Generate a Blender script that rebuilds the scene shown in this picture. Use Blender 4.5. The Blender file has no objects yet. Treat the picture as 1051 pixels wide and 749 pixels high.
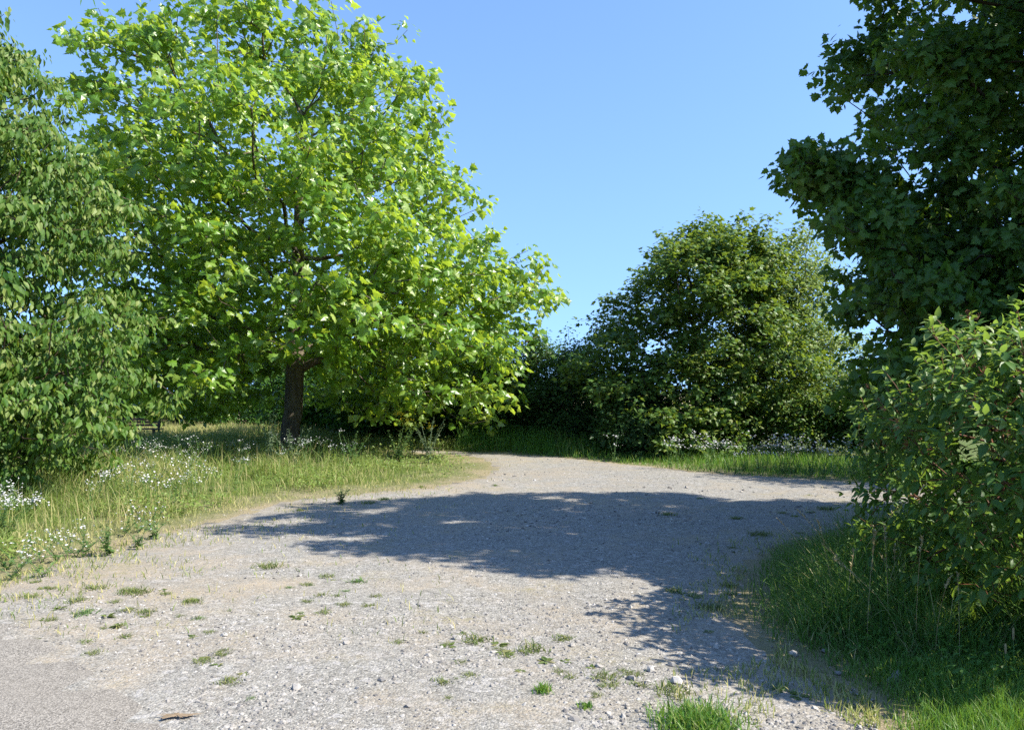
import bpy, math, random
import numpy as np
R = np.random.default_rng(11)
random.seed(5)
sc = bpy.context.scene
COL = sc.collection
PI = math.pi
EYE, FPX, HX, HY = 1.5, 793.0, 525.5, 403.0      # eye height, focal length and horizon of the photograph

def G(px, py):                                    # ground point seen at a photo position
    d = EYE*FPX/(py-HY)
    return np.array(((px-HX)/FPX*d, d))
def X_at(px, d): return (px-HX)/FPX*d
def Z_at(py, d): return EYE+(HY-py)/FPX*d

# ------------------------------------------------------------------ sun
SUN_EL = math.radians(43)
SUN_H = np.array((0.95, -0.30)); SUN_H /= np.linalg.norm(SUN_H)
SUN = np.array((SUN_H[0]*math.cos(SUN_EL), SUN_H[1]*math.cos(SUN_EL), math.sin(SUN_EL)))

# ------------------------------------------------------------------ mesh helpers
def norm(v):
    return v/np.maximum(np.linalg.norm(v, axis=-1, keepdims=True), 1e-9)

class Geo:
    """collects vertices, triangles and a per-vertex tint"""
    def __init__(s): s.v=[]; s.f=[]; s.t=[]; s.m=[]; s.n=0
    def add(s, v, f, t=0.5, mi=0):
        v = np.asarray(v, float).reshape(-1,3); f = np.asarray(f, int).reshape(-1,3)
        s.v.append(v); s.f.append(f+s.n); s.n += len(v)
        s.t.append(np.broadcast_to(np.asarray(t, float), (len(v),)).copy())
        s.m.append(np.full(len(f), mi, dtype=np.int32))
    def mesh(s, name, mats, smooth=False):
        v = np.concatenate(s.v); f = np.concatenate(s.f); t = np.concatenate(s.t)
        me = bpy.data.meshes.new(name)
        me.vertices.add(len(v)); me.vertices.foreach_set('co', v.astype(np.float32).ravel())
        me.loops.add(len(f)*3); me.loops.foreach_set('vertex_index', f.astype(np.int32).ravel())
        me.polygons.add(len(f))
        me.polygons.foreach_set('loop_start', np.arange(0, len(f)*3, 3, dtype=np.int32))
        me.polygons.foreach_set('loop_total', np.full(len(f), 3, dtype=np.int32))
        me.polygons.foreach_set('use_smooth', np.full(len(f), smooth, dtype=bool))
        a = me.attributes.new('tint', 'FLOAT', 'POINT'); a.data.foreach_set('value', t.astype(np.float32))
        mats = mats if isinstance(mats, (list, tuple)) else [mats]
        for m in mats: me.materials.append(m)
        me.polygons.foreach_set('material_index', np.concatenate(s.m))
        me.update(calc_edges=True)
        return me
    def obj(s, name, mats, parent=None, smooth=False, loc=None):
        o = bpy.data.objects.new(name, s.mesh(name, mats, smooth)); COL.objects.link(o)
        if parent: o.parent = parent
        if loc is not None: o.location = loc
        return o

def tag(o, label=None, cat=None, group=None, kind=None):
    if label: o['label'] = label
    if cat: o['category'] = cat
    if group: o['group'] = group
    if kind: o['kind'] = kind
    return o
def empty(name, loc, label, cat, group=None):
    o = bpy.data.objects.new(name, None); COL.objects.link(o); o.location = loc; o.empty_display_size = .2
    return tag(o, label, cat, group)
def dup(o, loc, rz=0, scale=1.0, label=None, group=None):
    c = o.copy(); COL.objects.link(c); c.location = loc; c.rotation_euler = (0,0,rz); c.scale = (scale,)*3
    if label: c['label'] = label
    if group: c['group'] = group
    for ch in o.children:
        k = ch.copy(); COL.objects.link(k); k.parent = c
        for gc in ch.children:
            q = gc.copy(); COL.objects.link(q); q.parent = k
    return c

# leaf templates: x along the leaf, y across, z along the normal (unit length)
def fan(outline, cz=0.06):
    o = np.array(outline, float); n = len(o)
    v = np.vstack([[(0.42,0,cz)], np.column_stack([o, -0.16*np.abs(o[:,1])])])
    f = [(0, i+1, (i+1)%n+1) for i in range(n)]
    return v, np.array(f)
half = [(0,0.0),(0.05,.22),(-.02,.40),(.22,.36),(.34,.58),(.46,.30),(.62,.34),(.70,.20),(1.0,0)]
LOBED = fan(half + [(x,-y) for x,y in half[-2:0:-1]])
half = [(0,0.0),(0.0,.34),(.30,.28),(.45,.52),(.58,.22),(1.0,0)]
LOBED_S = fan(half + [(x,-y) for x,y in half[-2:0:-1]])
def blade_leaf(width, n=4, droop=0.25, fold=0.35):
    t = np.linspace(0,1,n+1); w = width*np.sin(np.pi*t**0.8)**0.9*0.5
    z = -droop*t**2; v=[]
    for i in range(n+1):
        v += [(t[i],w[i],z[i]+fold*w[i]), (t[i],0,z[i]), (t[i],-w[i],z[i]+fold*w[i])]
    f=[]
    for i in range(n):
        a=3*i
        if i>0: f += [(a,a+1,a+4),(a+1,a+2,a+5)]
        if i<n-1: f += [(a,a+4,a+3),(a+1,a+5,a+4)]
        else: pass
        if i==0: pass
    f += [(3*(n-1),3*(n-1)+1,3*n+1)] if False else []
    return np.array(v,float), np.array(f)
OVAL = blade_leaf(.46, 4, .25, .32)
OVAL_S = (np.array([(0,0,0),(.45,.26,.05),(1,0,-.12),(.45,-.26,.05),(.5,0,-.03)],float),
          np.array([(0,4,1),(1,4,2),(2,4,3),(3,4,0)]))
LANCE = (np.array([(0,0,0),(.36,.27,.03),(.7,.18,-.04),(1,0,-.2),(.7,-.18,-.04),(.36,-.27,.03),(.38,0,-.04),(.7,0,-.10)],float),
         np.array([(0,6,1),(1,6,7),(1,7,2),(2,7,3),(3,7,4),(4,7,5),(5,7,6),(5,6,0)]))

def put(geo, tmpl, pos, dirv, up, size, tint, mi=0):
    tv, tf = tmpl; N = len(pos)
    if N == 0: return
    a = norm(dirv); n = norm(up-(up*a).sum(1,keepdims=True)*a); b = np.cross(n,a)
    s = np.asarray(size).reshape(-1,1,1)
    v = pos[:,None,:] + s*(tv[None,:,0:1]*a[:,None]+tv[None,:,1:2]*b[:,None]+tv[None,:,2:3]*n[:,None])
    f = tf[None]+(np.arange(N)*len(tv))[:,None,None]
    geo.add(v, f, np.repeat(tint, len(tv)), mi)

def tube(geo, p, r, k=6, tint=.5, mi=0):
    """tube along points p with radii r"""
    p = np.asarray(p,float); n=len(p); r=np.broadcast_to(r,(n,))
    d = norm(np.gradient(p,axis=0)); ref = np.array((.31,.95,.05)) if abs(d[0][2])>.7 else np.array((.05,.1,1.))
    u = norm(np.cross(d,ref)); w = np.cross(d,u)
    ang = np.linspace(0,2*PI,k,endpoint=False)
    v = p[:,None]+r[:,None,None]*(np.cos(ang)[None,:,None]*u[:,None]+np.sin(ang)[None,:,None]*w[:,None])
    f=[]
    for i in range(n-1):
        for j in range(k):
            a=i*k+j; b=i*k+(j+1)%k; f += [(a,b,b+k),(a,b+k,a+k)]
    geo.add(v, f, tint, mi)

# ------------------------------------------------------------------ growing wood: greedy tree through crown points
def grow(trunk, targets, bf=0.45, seg=0.5, curve=0.06, rng=R, first=None):
    P=[np.array(p,float) for p in trunk]; par=[-1]+list(range(len(trunk)-1))
    plen=[0.0]
    for i in range(1,len(P)): plen.append(plen[-1]+np.linalg.norm(P[i]-P[i-1])*0.35)
    T=np.array(targets,float); M=len(T); left=np.ones(M,bool)
    best=np.full(M,1e9); bi=np.zeros(M,int)
    if first is None: first = 3 if len(trunk) > 5 else 1
    def upd(i):
        dv=T-P[i]; d=np.sqrt((dv**2).sum(1)); dz=np.maximum(0,-dv[:,2])       # growing downwards costs more
        c=d+0.25*dz+bf*plen[i]
        m=c<best; best[m]=c[m]; bi[m]=i
    for i in range(first,len(P)): upd(i)
    tips=[]
    for _ in range(M):
        c=np.where(left,best,1e12); j=int(c.argmin()); left[j]=False
        i=int(bi[j]); a=P[i]; b=T[j]; L=np.linalg.norm(b-a); k=max(1,int(round(L/seg)))
        off=rng.normal(size=3)*curve*L; off[2]-=.04*L
        prev=i
        for s in range(1,k+1):
            t=s/k; q=a*(1-t)+b*t+off*4*t*(1-t)
            P.append(q); par.append(prev); plen.append(plen[prev]+np.linalg.norm(q-P[prev])); prev=len(P)-1
            upd(prev)
        tips.append(prev)
    return np.array(P), np.array(par), np.array(tips)

def radii(P, par, tips, r0, rt, ntrunk, flare=1.35):
    n=len(P); cnt=np.zeros(n); cnt[tips]+=1
    for i in range(n-1,-1,-1):
        if par[i]>=0: cnt[par[i]]+=cnt[i]
    cnt=np.maximum(cnt,1); p=math.log(r0/rt)/math.log(max(cnt.max(),2))
    r=rt*cnt**p
    zb=P[0][2]
    for i in range(ntrunk):
        h=P[i][2]-zb
        r[i]=max(r[i], r0*(1-.88*i/ntrunk))*(1+(flare-1)*math.exp(-h/.25))
    return r, cnt

def wood(P, par, r, geo_thick, geo_thin, thick=.035, k_hi=9):
    n=len(P); d=np.zeros((n,3)); 
    for i in range(n):
        d[i]=P[i]-P[par[i]] if par[i]>=0 else (0,0,1)
    d=norm(d)
    main={}
    for i in range(n):
        q=par[i]
        if q>=0 and (q not in main or r[i]>r[main[q]]): main[q]=i
    for cls,g,k in ((0,geo_thin,3),(1,geo_thick,5),(2,geo_thick,k_hi)):
        if g is None: continue
        E=[i for i in range(n) if par[i]>=0 and (0 if r[i]<thick else 1 if r[i]<.09 else 2)==cls]
        if not E: continue
        E=np.array(E); q=par[E]
        da=np.where((np.array([main[x]==i for x,i in zip(q,E)]))[:,None], d[q], d[E])
        ra=np.where(np.array([main[x]==i for x,i in zip(q,E)]), np.minimum(r[q],r[E]*1.6), r[E]*1.05)
        rings=[]
        ang=np.linspace(0,2*PI,k,endpoint=False)
        for pt,dd,rr in ((P[q],da,ra),(P[E],d[E],r[E])):
            ref=np.where(np.abs(dd[:,2:3])>.8, np.array([[1.,.13,0]]), np.array([[0,.1,1.]]))
            ref=np.broadcast_to(np.array([[.83,.55,.11]]),dd.shape)
            u=norm(np.cross(dd,ref)); w=np.cross(dd,u)
            rings.append(pt[:,None]+rr[:,None,None]*(np.cos(ang)[None,:,None]*u[:,None]+np.sin(ang)[None,:,None]*w[:,None]))
        v=np.concatenate(rings,1); f=[]
        for j in range(k):
            b=(j+1)%k; f+=[(j,b,b+k),(j,b+k,j+k)]
        f=np.array(f)[None]+(np.arange(len(E))*2*k)[:,None,None]
        g.add(v,f,.5)

# crown volumes ------------------------------------------------------
def crown_points(zs, xl, xr, yc, bmax, n_clump, per, cr, rng=R, pw=.38, flat=.6, weight=None, lump=.12):
    zs=np.array(zs,float); xl=np.array(xl,float); xr=np.array(xr,float)
    o=np.argsort(zs); zs,xl,xr=zs[o],xl[o],xr[o]
    zz=np.linspace(zs[0],zs[-1],200); w=np.interp(zz,zs,xr-xl)
    if weight is not None: w=w*weight(zz)
    w=np.maximum(w,1e-3); cdf=np.cumsum(w); cdf/=cdf[-1]
    z=np.interp(rng.random(n_clump),cdf,zz)
    th=rng.random(n_clump)*2*PI; rho=rng.random(n_clump)**pw
    rho*=1+lump*np.sin(3*th+z*1.7)+rng.normal(size=n_clump)*lump*.4
    a=np.interp(z,zs,xr-xl)/2; c=np.interp(z,zs,xr+xl)/2
    b=np.minimum(a,bmax)
    C=np.column_stack([c+a*rho*np.cos(th), yc+b*rho*np.sin(th), z])
    pts=np.repeat(C,per,0); off=rng.normal(size=(len(pts),3))*cr*np.array((1,1,flat))
    ctint=np.repeat(rng.random(n_clump),per)
    return pts+off, ctint

def leaf_cloud(nodes, ctint, per, rad, size, rng=R, droop=.35, flat=.7, upj=.55, outward=None, jit=.28, sunny=.35, zup=.8):
    """leaf positions, directions, normals, sizes, tints round the given twig ends"""
    N=len(nodes)*per
    base=np.repeat(nodes,per,0); ct=np.repeat(ctint,per)
    o=norm(rng.normal(size=(N,3)))*(rng.random((N,1))**.55)*rad*np.array((1,1,flat))
    pos=base+o
    d=norm(o)+rng.normal(size=(N,3))*.5; d[:,2]=d[:,2]*.5-droop
    up=np.array((0,0,zup))+sunny*SUN+rng.normal(size=(N,3))*upj
    if outward is not None:
        up=up+.55*norm(pos-outward)
    s=size*(1+rng.normal(size=N)*jit).clip(.45,1.6)
    t=(.5*ct+.5*rng.random(N)+rng.normal(size=N)*.08).clip(0,1)
    return pos,d,up,s,t

# ------------------------------------------------------------------ materials
class NT:
    def __init__(s, name):
        s.m=bpy.data.materials.new(name); s.m.use_nodes=True; s.t=s.m.node_tree; s.t.nodes.clear()
        s.out=s.n('ShaderNodeOutputMaterial')
    def n(s, kind, **kw):
        x=s.t.nodes.new(kind)
        for k,v in kw.items(): setattr(x,k,v)
        return x
    def l(s,a,b): s.t.links.new(a,b)
    def val(s,sock,v):
        if isinstance(v, bpy.types.NodeSocket): s.l(v,sock)
        else: sock.default_value=v
    def noise(s, scale, detail=4, rough=.55, vec=None):
        x=s.n('ShaderNodeTexNoise'); x.inputs['Scale'].default_value=scale
        x.inputs['Detail'].default_value=detail; x.inputs['Roughness'].default_value=rough
        if vec is not None: s.l(vec,x.inputs['Vector'])
        return x.outputs['Fac']
    def coord(s): return s.n('ShaderNodeNewGeometry').outputs['Position']
    def ocoord(s): return s.n('ShaderNodeTexCoord').outputs['Object']
    def ramp(s, fac, stops, interp='LINEAR'):
        x=s.n('ShaderNodeValToRGB'); r=x.color_ramp; r.interpolation=interp
        while len(r.elements)<len(stops): r.elements.new(.5)
        for e,(p,c) in zip(r.elements,stops):
            e.position=p; e.color=(*c,1) if len(c)==3 else c
        s.l(fac,x.inputs['Fac']); return x.outputs['Color']
    def mix(s, fac, a, b, mode='MIX'):
        x=s.n('ShaderNodeMix'); x.data_type='RGBA'; x.blend_type=mode
        s.val(x.inputs['Factor'],fac)
        for sock,v in ((x.inputs['A'],a),(x.inputs['B'],b)):
            if isinstance(v,tuple) and len(v)==3: v=(*v,1)
            s.val([q for q in x.inputs if q.name==sock.name and q.type=='RGBA'][0],v)
        return [q for q in x.outputs if q.type=='RGBA'][0]
    def math(s, op, a, b=0.0, clamp=False):
        x=s.n('ShaderNodeMath',operation=op); x.use_clamp=clamp
        s.val(x.inputs[0],a); s.val(x.inputs[1],b); return x.outputs[0]
    def mapr(s, v, a,b,c=0.,d=1.):
        x=s.n('ShaderNodeMapRange'); x.clamp=True
        s.val(x.inputs['Value'],v)
        for k,q in zip(('From Min','From Max','To Min','To Max'),(a,b,c,d)): x.inputs[k].default_value=q
        return x.outputs['Result']
    def attr(s,name='tint'):
        return s.n('ShaderNodeAttribute',attribute_name=name).outputs['Fac']
    def principled(s, col, rough=.8, spec=.3, bump=None, bstr=.5, bdist=.01):
        p=s.n('ShaderNodeBsdfPrincipled'); s.val(p.inputs['Base Color'],col if not isinstance(col,tuple) else (*col,1))
        s.val(p.inputs['Roughness'],rough); p.inputs['Specular IOR Level'].default_value=spec
        if bump is not None:
            b=s.n('ShaderNodeBump'); b.inputs['Strength'].default_value=bstr; b.inputs['Distance'].default_value=bdist
            s.l(bump,b.inputs['Height']); s.l(b.outputs['Normal'],p.inputs['Normal'])
        return p.outputs['BSDF']
    def done(s, shader): s.l(shader,s.out.inputs['Surface']); return s.m

def leaf_mat(name, c0, c1, c2, trans, tfac=.4, rough=.45, spec=.35, back=None):
    m=NT(name); t=m.attr()
    col=m.ramp(t,[(0,c0),(.55,c1),(1,c2)])
    if back:
        g=m.n('ShaderNodeNewGeometry').outputs['Backfacing']
        col=m.mix(m.math('MULTIPLY',g,.6),col,back)
    p=m.principled(col,rough,spec)
    tr=m.n('ShaderNodeBsdfTranslucent')
    m.l(m.mix(.5,m.mix(.5,col,trans),trans),tr.inputs['Color'])
    mx=m.n('ShaderNodeMixShader'); mx.inputs[0].default_value=tfac
    m.l(p,mx.inputs[1]); m.l(tr.outputs[0],mx.inputs[2])
    return m.done(mx.outputs[0])

def bark_mat(name, a, b, scale=9.0, bs=.6):
    m=NT(name); c=m.n('ShaderNodeMapping'); c.inputs['Scale'].default_value=(1,1,.3); m.l(m.coord(),c.inputs['Vector'])
    n=m.noise(scale,6,.65,c.outputs[0]); n2=m.noise(2.3,3)
    return m.done(m.principled(m.mix(m.mapr(n2,.4,.65),m.mix(m.mapr(n,.35,.65),a,b),tuple(.5*(x+y) for x,y in zip(a,b))),.9,.15,n,bs,.03))

def plain_mat(name, col, rough=.7, spec=.25, var=.3):
    m=NT(name); n=m.noise(20,3)
    return m.done(m.principled(m.mix(m.mapr(n,.3,.7),tuple(x*(1-var) for x in col),tuple(min(1,x*(1+var)) for x in col)),rough,spec))

M={}
M['plane_leaf']=leaf_mat('plane_leaf',(.05,.135,.016),(.125,.25,.024),(.32,.40,.10),(.48,.61,.04),.48,.36,.6)
M['cherry_leaf']=leaf_mat('cherry_leaf',(.022,.07,.011),(.07,.14,.020),(.24,.28,.085),(.30,.42,.03),.34,.5,.25)  # palest stop puts the highlights on the leaves into their colour
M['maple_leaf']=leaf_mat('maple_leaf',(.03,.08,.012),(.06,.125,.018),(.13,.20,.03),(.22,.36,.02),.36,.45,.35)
M['field_maple_leaf']=leaf_mat('field_maple_leaf',(.035,.095,.014),(.08,.155,.024),(.20,.24,.05),(.28,.37,.03),.36,.45,.35)
M['pale_leaf']=leaf_mat('pale_leaf',(.07,.14,.03),(.14,.215,.05),(.27,.31,.10),(.34,.43,.06),.36,.45,.35)
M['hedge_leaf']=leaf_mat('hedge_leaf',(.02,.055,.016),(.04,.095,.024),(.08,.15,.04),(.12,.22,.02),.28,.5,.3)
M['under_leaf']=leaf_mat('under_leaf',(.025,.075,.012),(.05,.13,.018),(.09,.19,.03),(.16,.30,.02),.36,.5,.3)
M['dogwood_leaf']=leaf_mat('dogwood_leaf',(.035,.10,.02),(.085,.175,.035),(.30,.35,.13),(.30,.45,.04),.40,.48,.4,back=(.10,.17,.08))
M['grass_leaf']=leaf_mat('grass_blade',(.08,.145,.025),(.18,.245,.055),(.48,.41,.20),(.36,.44,.08),.36,.5,.3)
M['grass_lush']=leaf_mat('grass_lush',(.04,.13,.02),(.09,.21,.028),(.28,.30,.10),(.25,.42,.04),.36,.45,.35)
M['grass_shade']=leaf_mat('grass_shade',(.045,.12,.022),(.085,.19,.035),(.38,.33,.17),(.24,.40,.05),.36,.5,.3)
M['tuft']=leaf_mat('olive_tuft',(.07,.11,.03),(.13,.17,.05),(.27,.25,.11),(.28,.34,.06),.3,.55,.25)
M['weed']=leaf_mat('weed_leaf',(.055,.12,.03),(.09,.17,.05),(.17,.23,.09),(.22,.33,.06),.3,.55,.25)
M['grey_weed']=leaf_mat('grey_weed_leaf',(.10,.16,.08),(.16,.22,.12),(.24,.29,.18),(.26,.34,.14),.28,.6,.2)
M['straw']=leaf_mat('straw',(.25,.20,.10),(.36,.30,.16),(.46,.39,.23),(.4,.33,.16),.2,.6,.25)
M['plane_bark']=bark_mat('plane_bark',(.035,.028,.02),(.20,.165,.12),8,.9)
M['dark_bark']=bark_mat('dark_bark',(.03,.024,.018),(.075,.06,.045),14)
M['cherry_bark']=bark_mat('cherry_bark',(.045,.03,.022),(.10,.075,.055),14)
M['red_twig']=plain_mat('red_twig',(.13,.055,.03),.6,.3,.35)
M['dry_flower']=plain_mat('dry_flower',(.26,.11,.06),.8,.1,.4)
M['petal']=leaf_mat('white_petal',(.46,.44,.46),(.62,.60,.62),(.76,.75,.73),(.7,.7,.7),.25,.7,.2)
M['yellow']=plain_mat('yellow_flower',(.62,.46,.03),.7,.2,.2)
M['brown_wood']=bark_mat('weathered_wood',(.06,.042,.032),(.14,.10,.075),20,.3)

def stone_mat():
    m=NT('loose_stone'); t=m.attr()
    col=m.ramp(t,[(0,(.03,.03,.03)),(.3,(.12,.115,.105)),(.62,(.225,.212,.192)),(.88,(.33,.314,.286)),(1,(.50,.48,.45))])
    n=m.noise(70,3)
    return m.done(m.principled(m.mix(.25,col,m.mix(n,(.2,.18,.17),(.55,.5,.46))),.85,.2,n,.3,.004))
M['stone']=stone_mat()

def gravel_mat():
    m=NT('gravel_surface'); P=m.coord()
    def cells(scale):
        v=m.n('ShaderNodeTexVoronoi'); v.inputs['Scale'].default_value=scale; m.l(P,v.inputs['Vector']); return v
    v1=cells(62); v2=cells(125); v3=cells(24)
    s1=m.n('ShaderNodeSeparateColor'); m.l(v1.outputs['Color'],s1.inputs[0])
    s2=m.n('ShaderNodeSeparateColor'); m.l(v2.outputs['Color'],s2.inputs[0])
    s3=m.n('ShaderNodeSeparateColor'); m.l(v3.outputs['Color'],s3.inputs[0])
    st=[(0,(.05,.049,.044)),(.25,(.165,.156,.14)),(.7,(.252,.238,.212)),(1,(.42,.40,.36))]
    a=m.ramp(s1.outputs[0],st); b=m.ramp(s2.outputs[1],st)
    col=m.mix(.5,a,b)
    col=m.mix(m.mapr(s3.outputs[0],.80,1,0,.45),col,(.44,.42,.41))
    # fines and clay between the stones, in trodden patches
    big=m.noise(.55,5,.6,P); mid=m.noise(2.6,5,.6,P); fine=m.noise(38,3,.6,P)
    sand=m.ramp(m.math('ADD',m.math('MULTIPLY',mid,.6),m.math('MULTIPLY',fine,.4)),[(.3,(.22,.182,.132)),(.7,(.345,.285,.21))])
    edge=m.attr('edge')
    f=m.math('ADD',m.mapr(m.math('ADD',m.math('MULTIPLY',big,.6),m.math('MULTIPLY',mid,.4)),.47,.60,0,.75),m.math('MULTIPLY',edge,.8),True)
    f2=m.math('MULTIPLY',f,m.mapr(s1.outputs[1],.15,.9,1,.35))
    col=m.mix(f2,col,sand)
    # dry mossy film
    g=m.math('MULTIPLY',m.mapr(m.noise(1.3,6,.65,P),.56,.68),m.mapr(m.noise(15,3,.6,P),.42,.62))
    col=m.mix(m.math('MULTIPLY',g,.6),col,(.20,.18,.085))
    cool=m.mapr(m.noise(.9,4,.6,P),.35,.65)
    col=m.mix(m.math('MULTIPLY',cool,.14),col,(.20,.202,.205))
    h=m.math('ADD',m.math('ADD',m.math('MULTIPLY',v1.outputs['Distance'],-1.0),m.math('MULTIPLY',v2.outputs['Distance'],-.5)),m.math('MULTIPLY',fine,.6))
    return m.done(m.principled(col,.92,.15,h,.5,.010))
M['gravel']=gravel_mat()

def ground_mat():
    m=NT('meadow_soil'); P=m.coord()
    n=m.noise(1.1,6,.65,P); f=m.noise(22,4,.65,P); big=m.noise(.35,4,.6,P)
    green=m.mix(f,(.045,.075,.018),(.12,.15,.04)); dry=m.mix(f,(.17,.14,.085),(.31,.26,.17))
    e=m.attr('dry')
    k=m.math('ADD',m.mapr(n,.4,.66,-.25,.4),e,True)
    col=m.mix(k,green,dry)
    return m.done(m.principled(col,.95,.1,f,.8,.03))
M['ground']=ground_mat()

def road_mat():
    m=NT('worn_asphalt'); P=m.coord()
    v=m.n('ShaderNodeTexVoronoi'); v.inputs['Scale'].default_value=150; m.l(P,v.inputs['Vector'])
    s=m.n('ShaderNodeSeparateColor'); m.l(v.outputs['Color'],s.inputs[0])
    n=m.noise(1.7,6,.65,P); n2=m.noise(9,4,.6,P)
    col=m.ramp(s.outputs[0],[(0,(.085,.077,.068)),(.5,(.195,.179,.158)),(1,(.32,.295,.262))])
    col=m.mix(m.mapr(n,.35,.7,0,.5),col,(.215,.193,.166))
    col=m.mix(m.mapr(n2,.55,.75,0,.3),col,(.29,.265,.232))
    return m.done(m.principled(col,.9,.2,m.math('ADD',v.outputs['Distance'],m.math('MULTIPLY',n2,.4)),.5,.006))
M['road']=road_mat()
def field_mat():
    m=NT('stubble_field'); P=m.coord(); n=m.noise(.05,5,.6,P); f=m.noise(3,4,.6,P)
    return m.done(m.principled(m.mix(m.mapr(n,.35,.65),m.mix(f,(.30,.24,.15),(.45,.37,.24)),(.36,.30,.17)),.95,.1))
M['field']=field_mat()
M['mud']=plain_mat('dry_mud',(.20,.15,.10),.95,.1,.5)

# ------------------------------------------------------------------ ground, gravel, road, field
grav_px=[(-260,640),(-120,612),(-40,602),(0,597),(60,573),(110,561),(160,546),(230,529),(300,511),(380,503),(440,500),(490,491),(506,480),
         (494,472),(470,467.5),(440,465.5),(400,464.5),(400,461.5),(440,462),(475,463),(540,467),(600,471.5),(660,478),(720,486),(800,491),(870,495),
         (950,499),(1010,506),(960,522),(905,535),(860,548),(810,560),(775,577),(757,600),(757,628),(785,655),(830,688),(880,706),(902,720),(905,760)]
grav=[G(*p) for p in grav_px]+[np.array((1.5,2.4)),np.array((2.6,0.5)),np.array((3.2,-3.0)),np.array((-9,-3.0)),np.array((-9,4.6))]
grav=np.array(grav)
def resample(poly, step, amp, rng):
    out=[]; n=len(poly)
    for i in range(n):
        a,b=poly[i],poly[(i+1)%n]; L=np.linalg.norm(b-a); k=max(1,int(L/step))
        for s in range(k):
            t=s/k; p=a*(1-t)+b*t
            out.append(p+rng.normal(size=2)*amp*(0 if (p[1]<2.0) else min(1,.3+p[1]/14)))
    return np.array(out)
grav_edge=resample(grav,.16,.045,np.random.default_rng(3))

def inside(poly, pts):
    x,y=pts[:,0],pts[:,1]; c=np.zeros(len(pts),bool); n=len(poly)
    for i in range(n):
        x1,y1=poly[i]; x2,y2=poly[(i+1)%n]
        if y1==y2: continue
        m=((y1>y)!=(y2>y))&(x<(x2-x1)*(y-y1)/(y2-y1)+x1); c^=m
    return c
def dist_edge(poly, pts):
    d=np.full(len(pts),1e9); n=len(poly)
    for i in range(n):
        a=poly[i]; b=poly[(i+1)%n]; ab=b-a; L=max((ab**2).sum(),1e-9)
        t=(((pts-a)@ab)/L).clip(0,1); q=a+t[:,None]*ab
        d=np.minimum(d,np.hypot(*(pts-q).T))
    return d
def vnoise(pts, scale, seed=0):                 # cheap smooth value noise in 2-D
    rg=np.random.default_rng(seed); T=rg.random((64,64)); p=pts*scale
    i=np.floor(p).astype(int); f=p-i; f=f*f*(3-2*f); i0=i%64; i1=(i+1)%64
    a=T[i0[:,0],i0[:,1]]; b=T[i1[:,0],i0[:,1]]; c=T[i0[:,0],i1[:,1]]; d=T[i1[:,0],i1[:,1]]
    return (a*(1-f[:,0])+b*f[:,0])*(1-f[:,1])+(c*(1-f[:,0])+d*f[:,0])*f[:,1]
def height(pts):                                # soft unevenness of the whole site
    fade=np.clip(1-np.hypot(pts[:,0],pts[:,1])/60,0,1)
    return ((vnoise(pts,.35,1)-.5)*.07+(vnoise(pts,1.3,2)-.5)*.025)*fade

def grid_axis(near, far, step, ratio=1.18):
    a=list(np.arange(0,near,step)); s=step
    while a[-1]<far: s*=ratio; a.append(a[-1]+s)
    return np.array(a)
gx=grid_axis(14,2500,.2); gx=np.concatenate([-gx[:0:-1],gx])
gy=np.concatenate([-grid_axis(2,60,.4)[:0:-1],grid_axis(30,3000,.2)])
XX,YY=np.meshgrid(gx,gy); pts=np.column_stack([XX.ravel(),YY.ravel()])
hz=height(pts); nx,ny=len(gx),len(gy)
idx=np.arange(nx*ny).reshape(ny,nx)
q=np.stack([idx[:-1,:-1],idx[:-1,1:],idx[1:,1:],idx[1:,:-1]],-1).reshape(-1,4)
g=Geo(); g.add(np.column_stack([pts,hz]),np.concatenate([q[:,[0,1,2]],q[:,[0,2,3]]]),.5)
ground=tag(g.obj('ground',M['ground'],smooth=True),kind='structure')
de=dist_edge(grav,pts); ins=inside(grav,pts)
dry=np.where(ins,1,np.exp(-de/.8)*.9)
dry=np.maximum(dry,np.where((pts[:,1]>22)&(pts[:,0]<-2),.75,0))
ground.data.attributes.new('dry','FLOAT','POINT').data.foreach_set('value',dry.astype(np.float32))

import bmesh
def sheet(name, poly, mat, lift, step=.35, attr=None):
    """a ground sheet with an irregular outline that follows the unevenness"""
    bm=bmesh.new()
    bm.faces.new([bm.verts.new((p[0],p[1],0)) for p in poly])
    lo,hi=poly.min(0),poly.max(0)
    for ax in (0,1):
        for c in np.arange(lo[ax]+step*.37,hi[ax],step):
            co=[0,0,0]; co[ax]=c; no=[0,0,0]; no[ax]=1
            bmesh.ops.bisect_plane(bm,geom=bm.verts[:]+bm.edges[:]+bm.faces[:],plane_co=co,plane_no=no)
    bmesh.ops.triangulate(bm,faces=bm.faces[:])
    rim=np.array([v.is_boundary for v in bm.verts])
    P=np.array([v.co[:2] for v in bm.verts]); H=height(P)+lift-.02*rim
    for v,h in zip(bm.verts,H): v.co.z=h
    bmesh.ops.recalc_face_normals(bm,faces=bm.faces[:])
    if bm.faces and sum(f.normal.z for f in bm.faces)<0: bmesh.ops.reverse_faces(bm,faces=bm.faces[:])
    me=bpy.data.meshes.new(name); bm.to_mesh(me); bm.free(); me.materials.append(mat)
    if attr is not None:
        me.attributes.new(attr[0],'FLOAT','POINT').data.foreach_set('value',attr[1](P).astype(np.float32))
    for p in me.polygons: p.use_smooth=True
    o=bpy.data.objects.new(name,me); COL.objects.link(o); return tag(o,kind='structure')
LIFT=.007
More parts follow.
